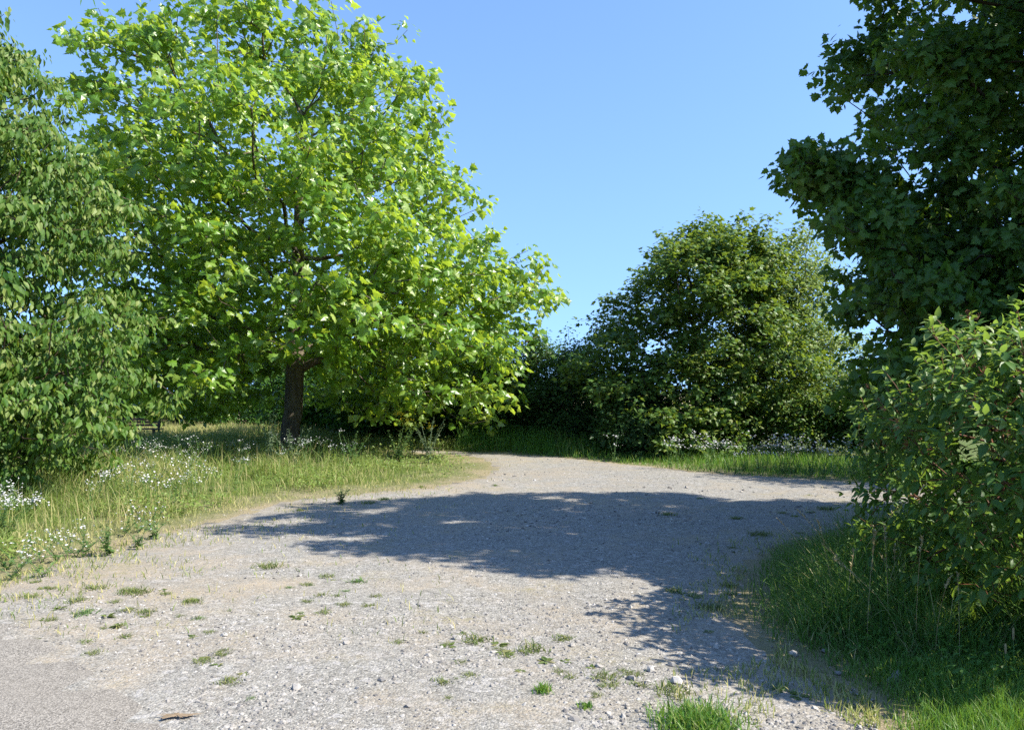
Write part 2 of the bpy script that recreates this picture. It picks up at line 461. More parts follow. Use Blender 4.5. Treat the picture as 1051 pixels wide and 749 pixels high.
def edge_f(P):
    sx=P[:,0]/np.maximum(P[:,1],.5)*FPX+HX
    s=np.clip(1.0*np.exp(-dist_edge(grav,P)/np.interp(sx,[100,420,700],[.7,.45,.35])),0,1)*(P[:,1]>2.5)
    py=HY+EYE*FPX/np.maximum(P[:,1],.5)
    for cx,cy,ax,ay in ((50,598,90,13),(215,612,60,8),(280,603,45,7),(390,545,0.1,1),(490,640,50,6),(400,600,40,6),(560,700,30,8),(620,722,60,10)):
        s=s+.8*np.exp(-((sx-cx)/ax)**2-((py-cy)/ay)**2)*(P[:,1]>2.5)
    return np.clip(s,0,1)
sheet('gravel_lot',grav_edge,M['gravel'],LIFT,.2,('edge',edge_f))
r0=G(195,749); r1=G(0,640); rd=norm(r1-r0); rn=np.array((-rd[1],rd[0]))
if rn@np.array((-1,-1))<0: rn=-rn
road_poly=np.array([G(*p) for p in [(0,640),(60,661),(120,690),(165,718),(195,749)]])
road_poly=np.vstack([[r1+rd*22+rn*.5],[r1+rd*9+rn*.1],[r1+rd*3],road_poly,[r0-rd*2],[r0-rd*7],[r0-rd*7+rn*5.0],[r1+rd*22+rn*5.5]])
road_edge=resample(road_poly,.10,.016,np.random.default_rng(8))
sheet('road',road_edge,M['road'],LIFT+.012,.4)
fp=np.array([(-400,36),(400,36),(900,900),(-900,900)],float)
g=Geo(); g.add([(x,y,.03) for x,y in fp],[(0,1,2),(0,2,3)]); tag(g.obj('field',M['field']),kind='structure')
mp=G(181,739); NM=36; a=np.linspace(0,2*PI,NM,endpoint=False); rm=np.random.default_rng(4)
rr=1+.30*np.sin(2*a+1)+.22*np.sin(5*a)+.25*rm.normal(size=NM)
g=Geo(); hm=float(height(np.array([mp]))[0])+LIFT+.012
v=[(mp[0],mp[1],hm+.007)]+[(mp[0]+.062*r*math.cos(t),mp[1]+.030*r*math.sin(t),hm+.003) for t,r in zip(a,np.abs(rr))]
g.add(v,[(0,i+1,(i+1)%NM+1) for i in range(NM)]); tag(g.obj('mud_patch',M['mud']),kind='structure')
def H1(p): return float(height(np.array([[p[0],p[1]]]))[0])
def at(px,py,lift=0): p=G(px,py); return (p[0],p[1],H1(p)+lift)

# ------------------------------------------------------------------ loose stones
def ico():
    t=(1+5**.5)/2
    v=np.array([(-1,t,0),(1,t,0),(-1,-t,0),(1,-t,0),(0,-1,t),(0,1,t),(0,-1,-t),(0,1,-t),(t,0,-1),(t,0,1),(-t,0,-1),(-t,0,1)],float)
    f=np.array([(0,11,5),(0,5,1),(0,1,7),(0,7,10),(0,10,11),(1,5,9),(5,11,4),(11,10,2),(10,7,6),(7,1,8),(3,9,4),(3,4,2),(3,2,6),(3,6,8),(3,8,9),(4,9,5),(2,4,11),(6,2,10),(8,6,7),(9,8,1)])
    return norm(v),f
IV,IF=ico()
OCT=(np.array([(1,0,0),(-1,0,0),(0,1,0),(0,-1,0),(0,0,1),(.0,0,-1)],float),np.array([(0,2,4),(2,1,4),(1,3,4),(3,0,4)]))
def scatter_stones(geo,pos,size,rng,base=(IV,IF),tint=None):
    n=len(pos); bv,bf=base; k=len(bv)
    sx=size*(.8+.5*rng.random(n)); sy=size*(.6+.4*rng.random(n)); sz=size*(.4+.35*rng.random(n)); th=rng.random(n)*2*PI
    jit=1+rng.normal(size=(n,k,3))*.17
    v=bv[None]*jit; x=v[...,0]*sx[:,None]; y=v[...,1]*sy[:,None]; z=v[...,2]*sz[:,None]
    tilt=rng.normal(size=n)*.25; x,z=x*np.cos(tilt)[:,None]-z*np.sin(tilt)[:,None], x*np.sin(tilt)[:,None]+z*np.cos(tilt)[:,None]
    V=np.stack([pos[:,0:1]+x*np.cos(th)[:,None]-y*np.sin(th)[:,None], pos[:,1:2]+x*np.sin(th)[:,None]+y*np.cos(th)[:,None], pos[:,2:3]+z+(.25*sz)[:,None]],-1)
    t=rng.random(n) if tint is None else tint
    geo.add(V,bf[None]+(np.arange(n)*k)[:,None,None],np.repeat(t,k))
rg=np.random.default_rng(21)
def sample_view(n,ylo,yhi,xlo,xhi,rng):                 # ground points spread evenly over what the camera sees
    py=ylo+(yhi-ylo)*rng.random(n); px=xlo+(xhi-xlo)*rng.random(n); d=EYE*FPX/(py-HY)
    return np.column_stack([(px-HX)/FPX*d,d])
P=np.vstack([sample_view(52000,520,790,-60,1000,rg),sample_view(9000,465,560,150,960,rg)])
ins_=inside(grav,P); P=P[ins_|(rg.random(len(P))<np.exp(-dist_edge(grav,P)/.22)*.8)]
road_in=inside(road_edge,P); ed=dist_edge(road_edge,P)
keep=(~road_in)|((ed<.25)&(rg.random(len(P))<np.exp(-ed/.08)*.6))|(rg.random(len(P))<.015)
dens=.18+.82*np.clip((.6*vnoise(P,.9,7)+.4*vnoise(P,2.9,8)-.33)*3.2,0,1); dens=np.where((ed<.7)&~road_in,1,dens)
dens=dens*(1-.75*edge_f(P)); P=P[keep&(rg.random(len(P))<dens)]
sz=(.0034+.0040*rg.random(len(P))**2+.015*rg.random(len(P))**6*np.clip((vnoise(P,1.1,77)-.25)*2,.15,1.3))*np.clip(P[:,1]/6,.75,2.2)
g=Geo(); pos=np.column_stack([P,height(P)+LIFT-.001])
road_in=inside(road_edge,P); pos[:,2]+=np.where(road_in,.012,0)
scatter_stones(g,pos,sz,rg,(IV,IF) if False else OCT)
tag(g.obj('gravel',M['stone']),'loose grey crushed stone lying all over the lot','gravel',kind='stuff')


# coarser chippings where the surface has been worn open
P=sample_view(9000,575,790,150,900,rg); P=P[inside(grav,P)&~inside(road_edge,P)]
P=P[rg.random(len(P))<np.clip((.5*vnoise(P,1.0,91)+.5*vnoise(P,2.6,92)-.42)*4,0.03,1)]
g=Geo(); scatter_stones(g,np.column_stack([P,height(P)+LIFT-.002]),.007+.010*rg.random(len(P))**2.2,rg,(IV,IF),np.clip(.08+.78*rg.random(len(P)),0,1))
tag(g.obj('gravel',M['stone']),'coarse angular chippings on the worn near part of the lot','gravel',kind='stuff')

# a few larger stones, each its own thing
stone_px=[(355,662),(430,620),(440,674),(492,590),(497,585),(508,669),(588,662),(615,686),(648,700),(694,703),(748,733),(690,684),(720,722),(668,690),(392,702),(420,731),(305,710),(590,745),(640,742),(735,665),(757,690),(702,640),(560,600),(470,655),(815,672),(846,668),(860,690),(920,697),(230,655),(265,620)]
for i,(x,y) in enumerate(stone_px):
    g=Geo(); s=.018+.020*rg.random()
    if (x,y)==(920,697): s=.055
    scatter_stones(g,np.array([[0,0,0.]]),np.array([s]),rg,tint=np.array([.35+.65*rg.random()]))
    p=at(x,y,LIFT)
    o=g.obj('stone',M['stone'],loc=p)
    if s==.055: tag(o,'fist-sized grey stone half sunk in grass below the big shrub','stone')
    else: tag(o,'larger pale stone lying among finer gravel in the lot','stone','larger stones strewn over the gravel')

# ------------------------------------------------------------------ grass
def blades(geo, P, h, w, rng, lean=.55, tint=None, wind=(0,0), zoff=0.0):
    n=len(P); h=np.broadcast_to(h,(n,)); w=np.broadcast_to(w,(n,))
    th=rng.random(n)*2*PI; ln=(rng.random(n)**.8)*lean
    L=np.column_stack([np.cos(th)*ln+wind[0],np.sin(th)*ln+wind[1]])
    fa=rng.random(n)*2*PI; side=np.column_stack([np.cos(fa),np.sin(fa),np.zeros(n)])
    z0=height(P)+zoff; base=np.column_stack([P,z0])
    ts=np.array((0,.4,.75,1.)); ws=np.array((.8,1.,.6,0))
    vs=[]
    for t,wk in zip(ts,ws):
        c=base.copy(); c[:,:2]+=L*(h*t**1.9)[:,None]; c[:,2]+=h*(t-.28*ln*t**2.2)
        if wk>0: vs+=[c-side*(w*wk*.5)[:,None], c+side*(w*wk*.5)[:,None]]
        else: vs+=[c]
    V=np.stack(vs,1); F=np.array([(0,1,3),(0,3,2),(2,3,5),(2,5,4),(4,5,6)])
    t=rng.random(n) if tint is None else tint
    geo.add(V,F[None]+(np.arange(n)*7)[:,None,None],np.repeat(t,7))
def herbs(geo,P,hmax,size,rng,per=7):
    """small broad leaves of low herbs, in clumps"""
    n=len(P)*per; b=np.repeat(P,per,0)+rng.normal(size=(n,2))*.06; h=np.repeat(hmax*(.5+.6*rng.random(len(P))),per)*rng.random(n)**.7
    d=np.column_stack([rng.normal(size=(n,2)),.5*rng.normal(size=n)-.1]); up=np.array((0,0,1.))+.7*SUN+rng.normal(size=(n,3))*.5
    put(geo,OVAL_S,np.column_stack([b,height(b)+h]),d,up,size*(.5+.8*rng.random(n)),np.repeat(rng.random(len(P)),per)*.45+.25*rng.random(n))
rg=np.random.default_rng(31)
Y1=lambda P: P[:,1]
notg=lambda P: ~inside(grav_edge,P)
wide=lambda P: .0035+.00042*P[:,1]

# left verge: dry and thin along the gravel, tall and green inside
P=np.vstack([sample_view(52000,466,640,-80,520,rg),sample_view(26000,466,530,-60,520,rg)])
P=P[notg(P)&~inside(road_edge,P)]; e=dist_edge(grav,P)
den=np.clip(.30+e/1.8,0,1)*np.clip(2.2*(.6*vnoise(P,1.4,5)+.4*vnoise(P,3.3,6))-.5,.10,1); P=P[rg.random(len(P))<den*1.2]; e=dist_edge(grav,P)
sx=P[:,0]/P[:,1]*FPX+HX
h=(.035+.30*np.clip((e-.2)/2.2,0,1)+.10*vnoise(P,.8,9)*np.clip(e,0,1))*(.5+.8*rg.random(len(P)))*np.interp(sx,[280,400,470],[1,.6,.4])*(.45+1.1*vnoise(P,2.7,23))
drys=np.clip(.85*np.exp(-e/.7)+.4*np.clip((vnoise(P,.7,14)-.50)*4,0,1)+.14,0,1)
t=np.where(rg.random(len(P))<drys,.75+.25*rg.random(len(P)),.1+.55*rg.random(len(P)))
g=Geo(); blades(g,P,h,wide(P)*.85,rg,.95,t)
Q=P[(e>.35)&(rg.random(len(P))<.16)&(vnoise(P,.9,41)>.42)]; herbs(g,Q,.24,.055,rg)
Q=P[(e>.5)&(rg.random(len(P))<.05)]; blades(g,Q,(.22+.28*rg.random(len(Q)))*np.interp(Q[:,0]/Q[:,1]*FPX+HX,[280,400,470],[1,.7,.3]),.003+.0003*Q[:,1],rg,.45,.8+.2*rg.random(len(Q)))
tag(g.obj('grass',M['grass_leaf']),'mixed green and straw coloured meadow grass left of the gravel','grass',kind='stuff')

# dry meadow further back, round and behind the plane tree
P=np.column_stack([-22+24*rg.random(60000),17.5+16*rg.random(60000)]); P=P[notg(P)&((P[:,1]>19.7)|(P[:,0]<-2.4))]
d=dist_edge(grav,P); sunny=np.clip((P[:,1]-25)/2,0,1)*(P[:,0]<-5)
h=(.16+.22*vnoise(P,.5,3))*(.5+1.*vnoise(P,2.1,33))*(.5+.7*rg.random(len(P)))*np.clip(.35+d/1.2,0,1)*np.where(sunny>0,1.25,.8)
t=np.where(rg.random(len(P))<.18+.6*sunny,.7+.3*rg.random(len(P)),.05+.5*rg.random(len(P)))
g=Geo(); blades(g,P,h,.012,rg,.8,t); Q=P[(rg.random(len(P))<.05)&(P[:,1]<26)]; herbs(g,Q,.35,.08,rg)
tag(g.obj('grass',M['grass_leaf']),'tall shaded grass round the trunk of the broad sunlit tree','grass',kind='stuff')

# strip in front of the far hedge
P=np.column_stack([-1.5+14*rg.random(50000),11+13*rg.random(50000)]); P=P[notg(P)]
e=dist_edge(grav,P); P=P[(e<4.5)&((P[:,0]>0)|(P[:,1]>19.6))]; e=dist_edge(grav,P)
tall=np.clip((2.6-P[:,0])/1.5,0,1)
h=(.04+.07*np.clip(e/1.,0,1)+.12*np.clip(e/2.2,0,1)+.42*tall*np.clip(e/.9,0,1))*(.5+.8*rg.random(len(P)))
t=np.where(rg.random(len(P))<.24*(P[:,0]>1),.75+.25*rg.random(len(P)),.15+.5*rg.random(len(P)))
g=Geo(); blades(g,P,h,.011,rg,.5,t)
tag(g.obj('grass',M['grass_lush']),'green grass strip between the gravel and the far hedge','grass',kind='stuff')

# long shaded grass at the foot of the big shrub
P=np.vstack([sample_view(42000,520,760,735,1120,rg),np.column_stack([1.3+4*rg.random(9000),3.0+7*rg.random(9000)])])
P=P[notg(P)&(P[:,1]>3.9-.1*P[:,0])]; e=dist_edge(grav,P)
P=P[rg.random(len(P))<np.clip(.12+e/.5,0,1)*(.35+1.1*vnoise(P,3.1,29))]; e=dist_edge(grav,P)
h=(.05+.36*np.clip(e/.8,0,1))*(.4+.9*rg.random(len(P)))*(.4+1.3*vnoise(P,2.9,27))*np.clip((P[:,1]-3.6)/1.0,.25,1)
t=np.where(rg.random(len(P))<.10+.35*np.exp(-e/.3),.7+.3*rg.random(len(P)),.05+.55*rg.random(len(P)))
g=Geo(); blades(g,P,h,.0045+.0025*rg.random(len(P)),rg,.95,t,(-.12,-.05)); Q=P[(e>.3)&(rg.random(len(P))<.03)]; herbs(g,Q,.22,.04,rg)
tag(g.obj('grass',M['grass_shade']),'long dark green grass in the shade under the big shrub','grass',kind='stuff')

# bright turf in the near right corner
P=sample_view(15000,688,800,865,1110,rg); P=P[notg(P)|(rg.random(len(P))<.03)]; e=dist_edge(grav,P)
P=P[rg.random(len(P))<np.clip(.12+e/.35,0,1)]; e=dist_edge(grav,P)
h=(.04+.09*np.clip(e/.5,0,1))*(.5+.9*rg.random(len(P)))
t=np.where(rg.random(len(P))<.12+.5*np.exp(-e/.12),.75+.25*rg.random(len(P)),.15+.55*rg.random(len(P)))
g=Geo(); blades(g,P,h,.0042,rg,.7,t)
tag(g.obj('grass',M['grass_lush']),'bright sunlit turf in front of the shaded grass by the shrub','grass',kind='stuff')

# ------------------------------------------------------------------ trees
def make_tree(name, label, cat, base, trunk_pts, targets, ctint, leafspec, mats, r0, rt=.006, seg=.5, bf=.45, tmpl=LOBED, thick=.035,
              group=None, rng=R, outward=None, crown_name='crown', flare=1.35, mids=0.0, thin=True, first=None):
    base=np.array(base,float)
    P,par,tips=grow(trunk_pts,targets,bf,seg,rng=rng,first=first)
    r,cnt=radii(P,par,tips,r0,rt,len(trunk_pts),flare)
    root=empty(name,base,label,cat,group)
    gk,gn=Geo(),Geo(); wood(P-base,par,r,gk,gn if thin else None,thick)
    if gk.n: gk.obj('trunk',mats[0],root,smooth=True)
    if thin and gn.n: gn.obj('branches',mats[0],root,smooth=True)
    nodes=P[tips]; order_t=np.full(len(P),.5)
    tt=np.empty(len(tips)); 
    for k,t in enumerate(tips):
        tt[k]=ctint[int(((targets-P[t])**2).sum(1).argmin())] if len(targets)<600 else R.random()
    if mids>0:
        m=np.where((cnt<=3)&(np.arange(len(P))>=len(trunk_pts)))[0]; m=m[rng.random(len(m))<mids]
        nodes=np.vstack([nodes,P[m]]); tt=np.concatenate([tt,rng.random(len(m))])
    g=Geo(); per,rad,size=leafspec['per'],leafspec['rad'],leafspec['size']
    kw={k:v for k,v in leafspec.items() if k not in('per','rad','size')}
    pos,d,up,s,t=leaf_cloud(nodes-base,tt,per,rad,size,rng,outward=None if outward is None else np.array(outward)-base,**kw)
    ok=pos[:,2]>.03; put(g,tmpl,pos[ok],d[ok],up[ok],s[ok],t[ok])
    g.obj(crown_name,mats[1],root)
    return root

# broad plane tree -----------------------------------------------------
D=20.0; rp=np.random.default_rng(41)
rows=[(36,330,382),(46,225,398),(60,145,405),(86,112,418),(130,100,470),(190,92,500),(250,92,535),(300,104,556),(350,120,548),(400,150,522),(428,165,500)]
zs=[Z_at(y,D) for y,_,_ in rows]; xl=[X_at(a,D) for _,a,_ in rows]; xr=[X_at(b,D) for _,_,b in rows]
bx=X_at(298,D)
T,ct=crown_points(zs,xl,xr,D,5.2,600,5,.38,rp,pw=.42,flat=.5,weight=lambda z:1+1.0*np.exp(-((z-3.2)/1.6)**2),lump=.07)
rad=np.hypot(T[:,0]-bx,T[:,1]-D); k=~((T[:,2]<2.3)&(rad<2.4))&~((T[:,2]<2.3)&(T[:,1]<D-1)&(abs(T[:,0]-bx*.86)<.8))&(T[:,2]>.75); T,ct=T[k],ct[k]
trunk=[(bx+.02*i*(i>3),D,z) for i,z in enumerate((0,.12,.3,.6,1.0,1.5,2.0,2.6,3.4,4.2,5.0,5.8,6.6,7.4))]
make_tree('plane_tree','broad bright green lobed-leaf tree with a thick trunk, lit by the sun','tree',(bx,D,0),trunk,T,ct,
          dict(per=16,rad=.44,size=.165,droop=.8,flat=.65,upj=.75,sunny=.9,zup=.5),(M['plane_bark'],M['plane_leaf']),.235,.007,.55,.40,LOBED,.04,rng=rp,flare=1.3,first=6)

# cherry at the left edge ----------------------------------------------
D=10.8; rp=np.random.default_rng(42)
rows=[(-60,-190,-70),(-10,-230,-22),(40,-270,12),(100,-300,38),(160,-320,66),(230,-330,95),(300,-340,128),(345,-340,146),(400,-330,126),(440,-320,104),(480,-300,72),(512,-280,42)]
zs=[Z_at(y,D) for y,_,_ in rows]; xl=[X_at(a,D) for _,a,_ in rows]; xr=[X_at(b,D) for _,_,b in rows]
bx=X_at(-110,D)
T,ct=crown_points(zs,xl,xr,D,2.6,840,6,.21,rp,pw=.36,flat=.42,lump=.16); T=T[T[:,2]>.15]
trunk=[(bx,D,z) for z in (0,.2,.5,.9,1.4,2.0,2.7,3.4,4.1,4.9,5.7,6.4)]
make_tree('cherry_tree','dense tree with drooping narrow leaves reaching the ground beside white wildflowers','tree',(bx,D,0),trunk,T,ct,
          dict(per=22,rad=.25,size=.098,droop=1.5,flat=.45,upj=.6,sunny=1.0,zup=.2),(M['cherry_bark'],M['cherry_leaf']),.16,.004,.4,.45,LANCE,.03,rng=rp,outward=(bx,D,2.6))

# tall maple on the right ----------------------------------------------
rp=np.random.default_rng(43); mx,my=6.8,7.25
zs=[1.1,1.6,2.2,3.0,4.0,5.0,5.7,6.4,7.1,7.7]; rr=np.array([3.6,3.75,3.5,3.4,3.55,3.8,3.8,3.2,2.1,.7])
T,ct=crown_points(zs,mx-rr,mx+rr,my,2.1,760,6,.15,rp,pw=.30,flat=.8,lump=.10,weight=lambda z:1+.5*np.exp(-((z-2)/1.2)**2))
# the limb that reaches out over the lot
lx,ly=X_at(812,8.6),8.6
Ts=np.array([(X_at(812+ (i%9)*9,7.2),7.1+.05*(i%7),Z_at(184-5*(i%4)+ .2*(i%9)**2*.5,7.2)) for i in range(45)])+rp.normal(size=(45,3))*.10
T=np.vstack([T,Ts]); ct=np.concatenate([ct,rp.random(len(Ts))])
trunk=[(mx,my,z) for z in (0,.2,.5,.9,1.4,2.0,2.7,3.4,4.2,5.0,5.8,6.6)]
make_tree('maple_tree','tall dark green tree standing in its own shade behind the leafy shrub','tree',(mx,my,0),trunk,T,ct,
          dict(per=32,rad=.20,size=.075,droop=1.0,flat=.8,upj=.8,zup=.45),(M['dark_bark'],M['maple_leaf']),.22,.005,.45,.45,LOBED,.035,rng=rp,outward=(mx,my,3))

def shrub(name,label,cat,cx,cy,prof,bmax,n,per_t,cr,leaf,mats,r0=.05,rng=R,group=None,stems=5,tmpl=OVAL_S,pw=.32,rt=.004,seg=.4,crown_name='foliage',spread=.35,thin=True,mids=0.,out=True,weight=None,lump=.12,shoots=0):
    """many-stemmed bush: each stem is a short leader the twigs grow from"""
    z,rl,rrr=[np.array([p[i] for p in prof],float) for i in range(3)]
    T,ct=crown_points(z,cx+rl,cx+rrr,cy,bmax,n,per_t,cr,rng,pw=pw,flat=.7,weight=weight,lump=lump); k=T[:,2]>.05; T,ct=T[k],ct[k]
    if shoots:                                          # long shoots that stick out of the outline
        hi=np.argsort(-(T[:,2]+.25*np.hypot(T[:,0]-cx,T[:,1]-cy)))[:shoots*6]; S=T[rng.choice(hi,shoots,replace=False)]
        dr=norm(np.column_stack([(S[:,0]-cx)*.25,(S[:,1]-cy)*.25,.8+.4*rng.random(shoots)])); ln=.15+.45*rng.random(shoots)
        for f in (.4,.7,1.): T=np.vstack([T,S+dr*(ln*f)[:,None]]); ct=np.concatenate([ct,rng.random(shoots)])
    zt=z.max()*.55
    trunk=[(cx,cy,0),(cx,cy,.12),(cx,cy,.3)]+[(cx+rng.normal()*.04,cy+rng.normal()*.04,h) for h in np.linspace(.5,zt,5)]
    return make_tree(name,label,cat,(cx,cy,0),trunk,T,ct,leaf,mats,r0,rt,seg,.3,tmpl,.03,group,rng,(cx,cy,z.max()*.4) if out else None,crown_name,thin=thin,mids=mids)

# field maple and its paler neighbour in the far hedge -------------------
rp=np.random.default_rng(44)
def prof_px(rows,D,cx): return [(Z_at(y,D),X_at(a,D)-cx,X_at(b,D)-cx) for y,a,b in rows]
D=19.5; cx=X_at(715,D)
pf=prof_px([(238,712,765),(262,668,795),(300,640,815),(350,622,820),(380,606,820),(420,600,820),(440,606,815),(454,625,800)],D,cx)
shrub('field_maple','round-topped dark green small tree, highest of the far hedge','tree',cx,D,pf,2.4,520,5,.20,dict(per=19,rad=.26,size=.105,droop=.35,flat=.7,upj=.6),(M['dark_bark'],M['field_maple_leaf']),.10,rp,tmpl=LOBED_S,crown_name='crown',lump=.2,shoots=46)
D=20.4; cx=X_at(800,D)
pf=prof_px([(252,770,825),(280,755,845),(320,745,862),(360,735,880),(400,735,895),(430,740,900),(448,750,890)],D,cx)
shrub('hedge_tree','paler loose-leaved small tree beside the round-topped one','tree',cx,D,pf,2.0,400,5,.22,dict(per=17,rad=.28,size=.10,droop=.35,flat=.7,upj=.65),(M['dark_bark'],M['pale_leaf']),.09,rp,crown_name='crown',lump=.18,shoots=36)
D=18.0; cx=X_at(835,D)
pf=prof_px([(398,800,860),(412,780,890),(432,772,895),(446,785,890)],D,cx)
shrub('hedge_shrub','low spreading shrub in front of the paler small tree','shrub',cx,D,pf,1.1,170,5,.15,dict(per=15,rad=.22,size=.09,droop=.3,flat=.7,upj=.6),(M['dark_bark'],M['field_maple_leaf']),.05,rp)
# dark hedge between plane tree and field maple
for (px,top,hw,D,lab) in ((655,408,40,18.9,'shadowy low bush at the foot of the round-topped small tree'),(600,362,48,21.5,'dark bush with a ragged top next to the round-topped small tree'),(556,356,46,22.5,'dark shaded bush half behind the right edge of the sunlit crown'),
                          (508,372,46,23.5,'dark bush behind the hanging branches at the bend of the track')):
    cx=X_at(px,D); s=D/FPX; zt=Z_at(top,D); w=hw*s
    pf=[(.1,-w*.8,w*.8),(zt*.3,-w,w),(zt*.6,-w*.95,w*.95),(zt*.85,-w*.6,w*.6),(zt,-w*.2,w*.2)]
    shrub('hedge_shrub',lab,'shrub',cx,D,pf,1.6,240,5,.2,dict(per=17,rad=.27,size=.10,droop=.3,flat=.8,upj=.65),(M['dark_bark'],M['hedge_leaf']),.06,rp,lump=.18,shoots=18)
# small tree behind the maple, mostly out of frame
rr=np.array([1.2,1.9,2.1,1.9,1.4,.5]); zz=[.8,1.4,2.2,3.2,4.2,4.9]
shrub('hedge_tree','small dark tree glimpsed behind the tall dark tree and shrub','tree',9.3,12.6,[(z,-r,r) for z,r in zip(zz,rr)],2.1,170,5,.25,dict(per=16,rad=.3,size=.11,droop=.4,flat=.7,upj=.6),(M['dark_bark'],M['maple_leaf']),.10,rp,crown_name='crown')
D=17.4; cx=X_at(905,D)
pf=prof_px([(386,880,935),(405,862,950),(432,858,955),(462,866,950)],D,cx)
shrub('hedge_shrub','dark low shrub showing just left of the top of the big leafy shrub','shrub',cx,D,pf,1.1,170,5,.15,dict(per=15,rad=.22,size=.09,droop=.3,flat=.7,upj=.6),(M['dark_bark'],M['hedge_leaf']),.05,rp,lump=.18,shoots=14)
# undergrowth behind the plane tree
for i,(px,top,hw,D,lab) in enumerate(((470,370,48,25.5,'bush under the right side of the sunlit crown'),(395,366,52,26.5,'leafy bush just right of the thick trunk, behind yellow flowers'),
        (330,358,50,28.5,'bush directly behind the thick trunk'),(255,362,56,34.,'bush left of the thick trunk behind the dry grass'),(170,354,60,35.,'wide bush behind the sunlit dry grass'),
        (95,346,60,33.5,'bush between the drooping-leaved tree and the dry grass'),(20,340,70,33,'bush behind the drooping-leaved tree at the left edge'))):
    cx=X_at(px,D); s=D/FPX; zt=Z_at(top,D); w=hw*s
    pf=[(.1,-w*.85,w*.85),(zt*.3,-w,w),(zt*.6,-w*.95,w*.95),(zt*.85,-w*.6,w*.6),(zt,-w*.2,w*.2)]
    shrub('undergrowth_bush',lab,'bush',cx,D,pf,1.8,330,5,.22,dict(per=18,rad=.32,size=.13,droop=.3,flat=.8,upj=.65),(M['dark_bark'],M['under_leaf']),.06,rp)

# big dogwood shrub, near right -----------------------------------------
rp=np.random.default_rng(45); cx,cy=3.80,4.8
zs=[.15,.4,.8,1.2,1.5,1.75,1.98]; rr=np.array([1.05,1.3,1.42,1.46,1.38,1.12,.6])
T,ct=crown_points(zs,cx-rr,cx+rr,cy,1.5,950,3,.09,rp,pw=.22,flat=.8,lump=.10); k=T[:,2]>.12; T,ct=T[k],ct[k]
T=np.vstack([T,np.array((2.72,3.72,1.2))+rp.normal(size=(170,3))*np.array((.12,.17,.22))])  # extra lobe out of view, added to cast shade on the near gravel
trunk=[(cx,cy,0),(cx,cy,.1),(cx,cy,.25),(cx+.02,cy,.45),(cx,cy,.7),(cx,cy,1.0)]
P,par,tips=grow(trunk,T,.25,.22,rng=rp); r,cnt=radii(P,par,tips,.035,.0022,len(trunk))
base=np.array((cx,cy,0.))
dog=empty('dogwood_shrub',base,'big leafy shrub with reddish twigs and withered flower heads, beside the gravel','shrub')
gk,gn=Geo(),Geo(); wood(P-base,par,r,gk,gn,.012); gk.obj('stems',M['red_twig'],dog,smooth=True);
g=Geo(); gf=Geo(); ctr=np.array((cx,cy,.8))
nn=np.concatenate([tips,np.where((cnt<=2)&(np.arange(len(P))>=len(trunk)))[0]])
rp.shuffle(nn)
for i in nn:
    p=P[i]; ax=norm(norm(p-P[par[i]])+.9*norm(p-ctr)+np.array((.15,0,.45))); u=norm(np.cross(ax,(.3,.2,1.))); w=np.cross(ax,u)
    npair=rp.integers(2,4); L=.05+.06*rp.random(); ph=rp.random()*PI; tn=rp.random()
    for k in range(npair):
        f=k/max(1,npair-1); q=p+ax*L*f-base; a=ph+k*PI/2
        for sgn in (0,PI):
            dv=(np.cos(a+sgn)*u+np.sin(a+sgn)*w)*(1-.35*f)+ax*(.35+.45*f)+np.array((0,0,-.18))+rp.normal(size=3)*.15
            sz=(.086-.026*f)*(.7+.5*rp.random())
            put(g,OVAL,q[None],dv[None],(.45*ax+np.array((0,0,.8))+.7*SUN+rp.normal(size=3)*.3)[None],np.array([sz]),np.array([np.clip(.25*tn+.45*rp.random()+.35*f*(p[2]>1.1),0,1)]))  # shoot tips high up tinted paler: sunlit tops put into the leaf colour
    if p[2]>1.05 and rp.random()<.05:
        tipp=p+ax*(L+.03)-base
        for q in range(9):
            dv=norm(ax+rp.normal(size=3)*.5); e=tipp+dv*(.03+.02*rp.random())
            tube(gf,[tipp,e],.0016,3); 
            scatter_stones(gf,e[None],np.array([.0045]),rp,OCT)
for k in range(420):
    p=P[tips[rp.integers(len(tips))]]
    if p[2]<.75 or rp.random()>.35+.4*(p[2]-.75): continue
    ax=norm(.55*norm(p-ctr)*np.array((1,1,.3))+np.array((0,0,.85))+rp.normal(size=3)*.22); L=.10+.16*rp.random(); e=p+ax*L
    tube(gn,[p-base,p+ax*L*.5-base+rp.normal(size=3)*.006,e-base],[.0035,.003,.002],4)
    u=norm(np.cross(ax,(.3,.2,1.))); w=np.cross(ax,u); ph=rp.random()*PI; tn=rp.random()
    for q in range(4):
        f=(.35,.65,.9,1.)[q]
        for sgn in (0,PI):
            a=ph+q*PI/2+sgn; dv=(np.cos(a)*u+np.sin(a)*w)+ax*(.25+.6*(f>.8))+rp.normal(size=3)*.12
            put(g,OVAL,(p+ax*L*f-base)[None],dv[None],(.5*ax+.6*SUN+rp.normal(size=3)*.2)[None],np.array([(.082-.028*(f>.95))*(.75+.45*rp.random())]),np.array([np.clip(.35+.4*tn+.3*rp.random(),0,1)]))
gn.obj('twigs',M['red_twig'],dog,smooth=True)
g.obj('foliage',M['dogwood_leaf'],dog,smooth=True); gf.obj('withered_flowers',M['dry_flower'],dog)

